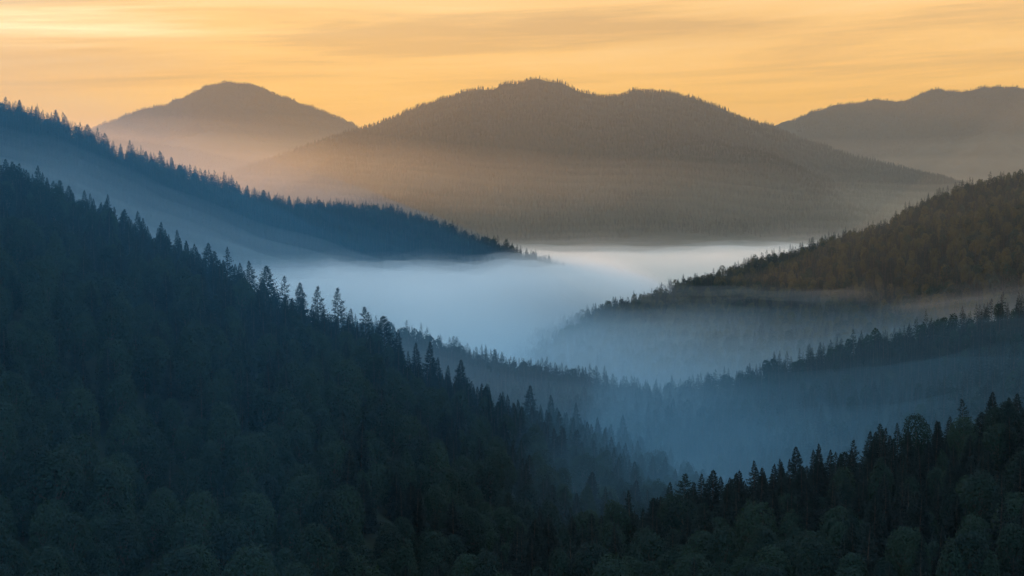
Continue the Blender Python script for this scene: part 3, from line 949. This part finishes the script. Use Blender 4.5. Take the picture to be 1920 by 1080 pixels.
cstops = [(-30, (.008, .013, .02)), (-3, (.03, .04, .05)), (0, (.72, .88, 1.0)), (9, (.74, .98, 1.18)), (32, (.68, 1.02, 1.35)), (90, (.42, .95, 1.42))]
while len(cool.color_ramp.elements) < len(cstops):
    cool.color_ramp.elements.new(.5)
for e_, (dg, c_) in zip(cool.color_ramp.elements, cstops):
    e_.position = .5 + .5 * dg / 90; e_.color = (*[v * .5 for v in c_], 1)           # stored at half value
side = N_.new("ShaderNodeMapRange"); side.interpolation_type = "SMOOTHSTEP"
side.inputs[1].default_value, side.inputs[2].default_value = math.cos(radians(80)), math.cos(radians(38))
L_.new(math_("COSINE", math_("SUBTRACT", azim, radians(-12))), side.inputs[0])
both = mixc("MIX", side.outputs[0], cool.outputs[0], ramp.outputs[0])
dusk = mixc("MULTIPLY", 1.0, both, (2 / STR, 2 / STR, 2 / STR))
base = mixc("MIX", 0.93, mixc("MULTIPLY", 1.0, sky.outputs[0], (1.0, .66, .34)), dusk)
# high cirrus streaks, drawn out along the horizon
def streaks(ka, ke, tilt, scale, detail):
    cv = N_.new("ShaderNodeCombineXYZ")
    L_.new(math_("MULTIPLY", azim, ka), cv.inputs[0])
    L_.new(math_("MULTIPLY_ADD", elev, ke, math_("MULTIPLY", azim, tilt)), cv.inputs[1])
    q = N_.new("ShaderNodeTexNoise")
    q.inputs["Scale"].default_value, q.inputs["Detail"].default_value, q.inputs["Roughness"].default_value, q.inputs["Distortion"].default_value = scale, detail, .6, .5
    L_.new(cv.outputs[0], q.inputs["Vector"])
    return q.outputs["Fac"]


def span(v, a, b):
    m = N_.new("ShaderNodeMapRange"); m.interpolation_type = "SMOOTHSTEP"
    m.inputs[1].default_value, m.inputs[2].default_value = a, b
    L_.new(v, m.inputs[0])
    return m.outputs[0]


def patch(az_d, el_d, wa, we, tilt=0.0):
    """a soft elongated patch of cloud at an azimuth and elevation (degrees)"""
    a = math_("SUBTRACT", azim, radians(az_d))
    e = math_("SUBTRACT", math_("SUBTRACT", math_("MULTIPLY", elev, radians(90)), radians(el_d)), math_("MULTIPLY", a, tilt))
    a, e = math_("DIVIDE", a, radians(wa)), math_("DIVIDE", e, radians(we))
    return math_("EXPONENT", math_("MULTIPLY", math_("ADD", math_("MULTIPLY", a, a), math_("MULTIPLY", e, e)), -1.0))


n1 = streaks(5.0, 120.0, -4.0, .55, 5)
n2 = streaks(9.0, 420.0, -9.0, .5, 4)
mixn = math_("ADD", math_("MULTIPLY", n1, .76), math_("MULTIPLY", n2, .24))
hi = span(elev, radians(3) / radians(90), radians(6.5) / radians(90))
bright = math_("MULTIPLY", span(mixn, .47, .66), hi)
dim = math_("MULTIPLY", span(mixn, .52, .36), hi)
glow = patch(-21.5, 8.0, 6.5, 1.0, -.02)
ray1 = patch(-15.5, 7.35, 3.8, .24, -.03)
ray2 = patch(-9.5, 7.5, 4.5, .22, .01)
pale = patch(-3.0, 8.6, 5.0, .8)
gray = math_("ADD", patch(5.5, 7.7, 6.0, .7), patch(-16.5, 6.2, 6.0, .6))
gain = math_("ADD", math_("MULTIPLY_ADD", bright, .16, .0), math_("MULTIPLY", math_("ADD", glow, math_("MULTIPLY", ray2, .22)), math_("MULTIPLY_ADD", bright, 1.0, .42)))
gain = math_("ADD", gain, math_("ADD", math_("MULTIPLY", math_("MULTIPLY_ADD", n2, 1.2, -.2), math_("MULTIPLY", ray1, .5)), math_("MULTIPLY", pale, .08)))
c_add = mixc("MULTIPLY", 1.0, gain, (3.0, 4.2, 3.6))
b2 = mixc("ADD", 1.0, base, c_add)
b3 = mixc("MULTIPLY", math_("ADD", math_("MULTIPLY", dim, .75), math_("MULTIPLY", gray, .65), clamp=True), b2, (.74, .74, .84))
b4 = b3
L_.new(b4, bg.inputs[0])

sun = bpy.data.lights.new("sun", "SUN")
sun.energy, sun.angle, sun.color = 5.0, radians(.5), (1.0, .53, .20)
so = bpy.data.objects.new("sun", sun)
COL.objects.link(so)
sd = Vector((math.sin(AZ) * math.cos(EL), math.cos(AZ) * math.cos(EL), math.sin(EL)))
so.rotation_euler = sd.to_track_quat("Z", "Y").to_euler()
so.location = sd * 100

# ------------------------------------------------------------------ render settings
S.render.engine = "CYCLES"
c = S.cycles
c.max_bounces, c.diffuse_bounces, c.glossy_bounces, c.transmission_bounces, c.volume_bounces, c.transparent_max_bounces = 8, 2, 1, 1, 6, 96
c.use_denoising = True
c.use_adaptive_sampling = True
c.adaptive_threshold = 0.01
S.view_settings.view_transform = "Standard"
S.view_settings.look = "None"
S.view_settings.exposure = 0.0
S.view_settings.gamma = 1.0
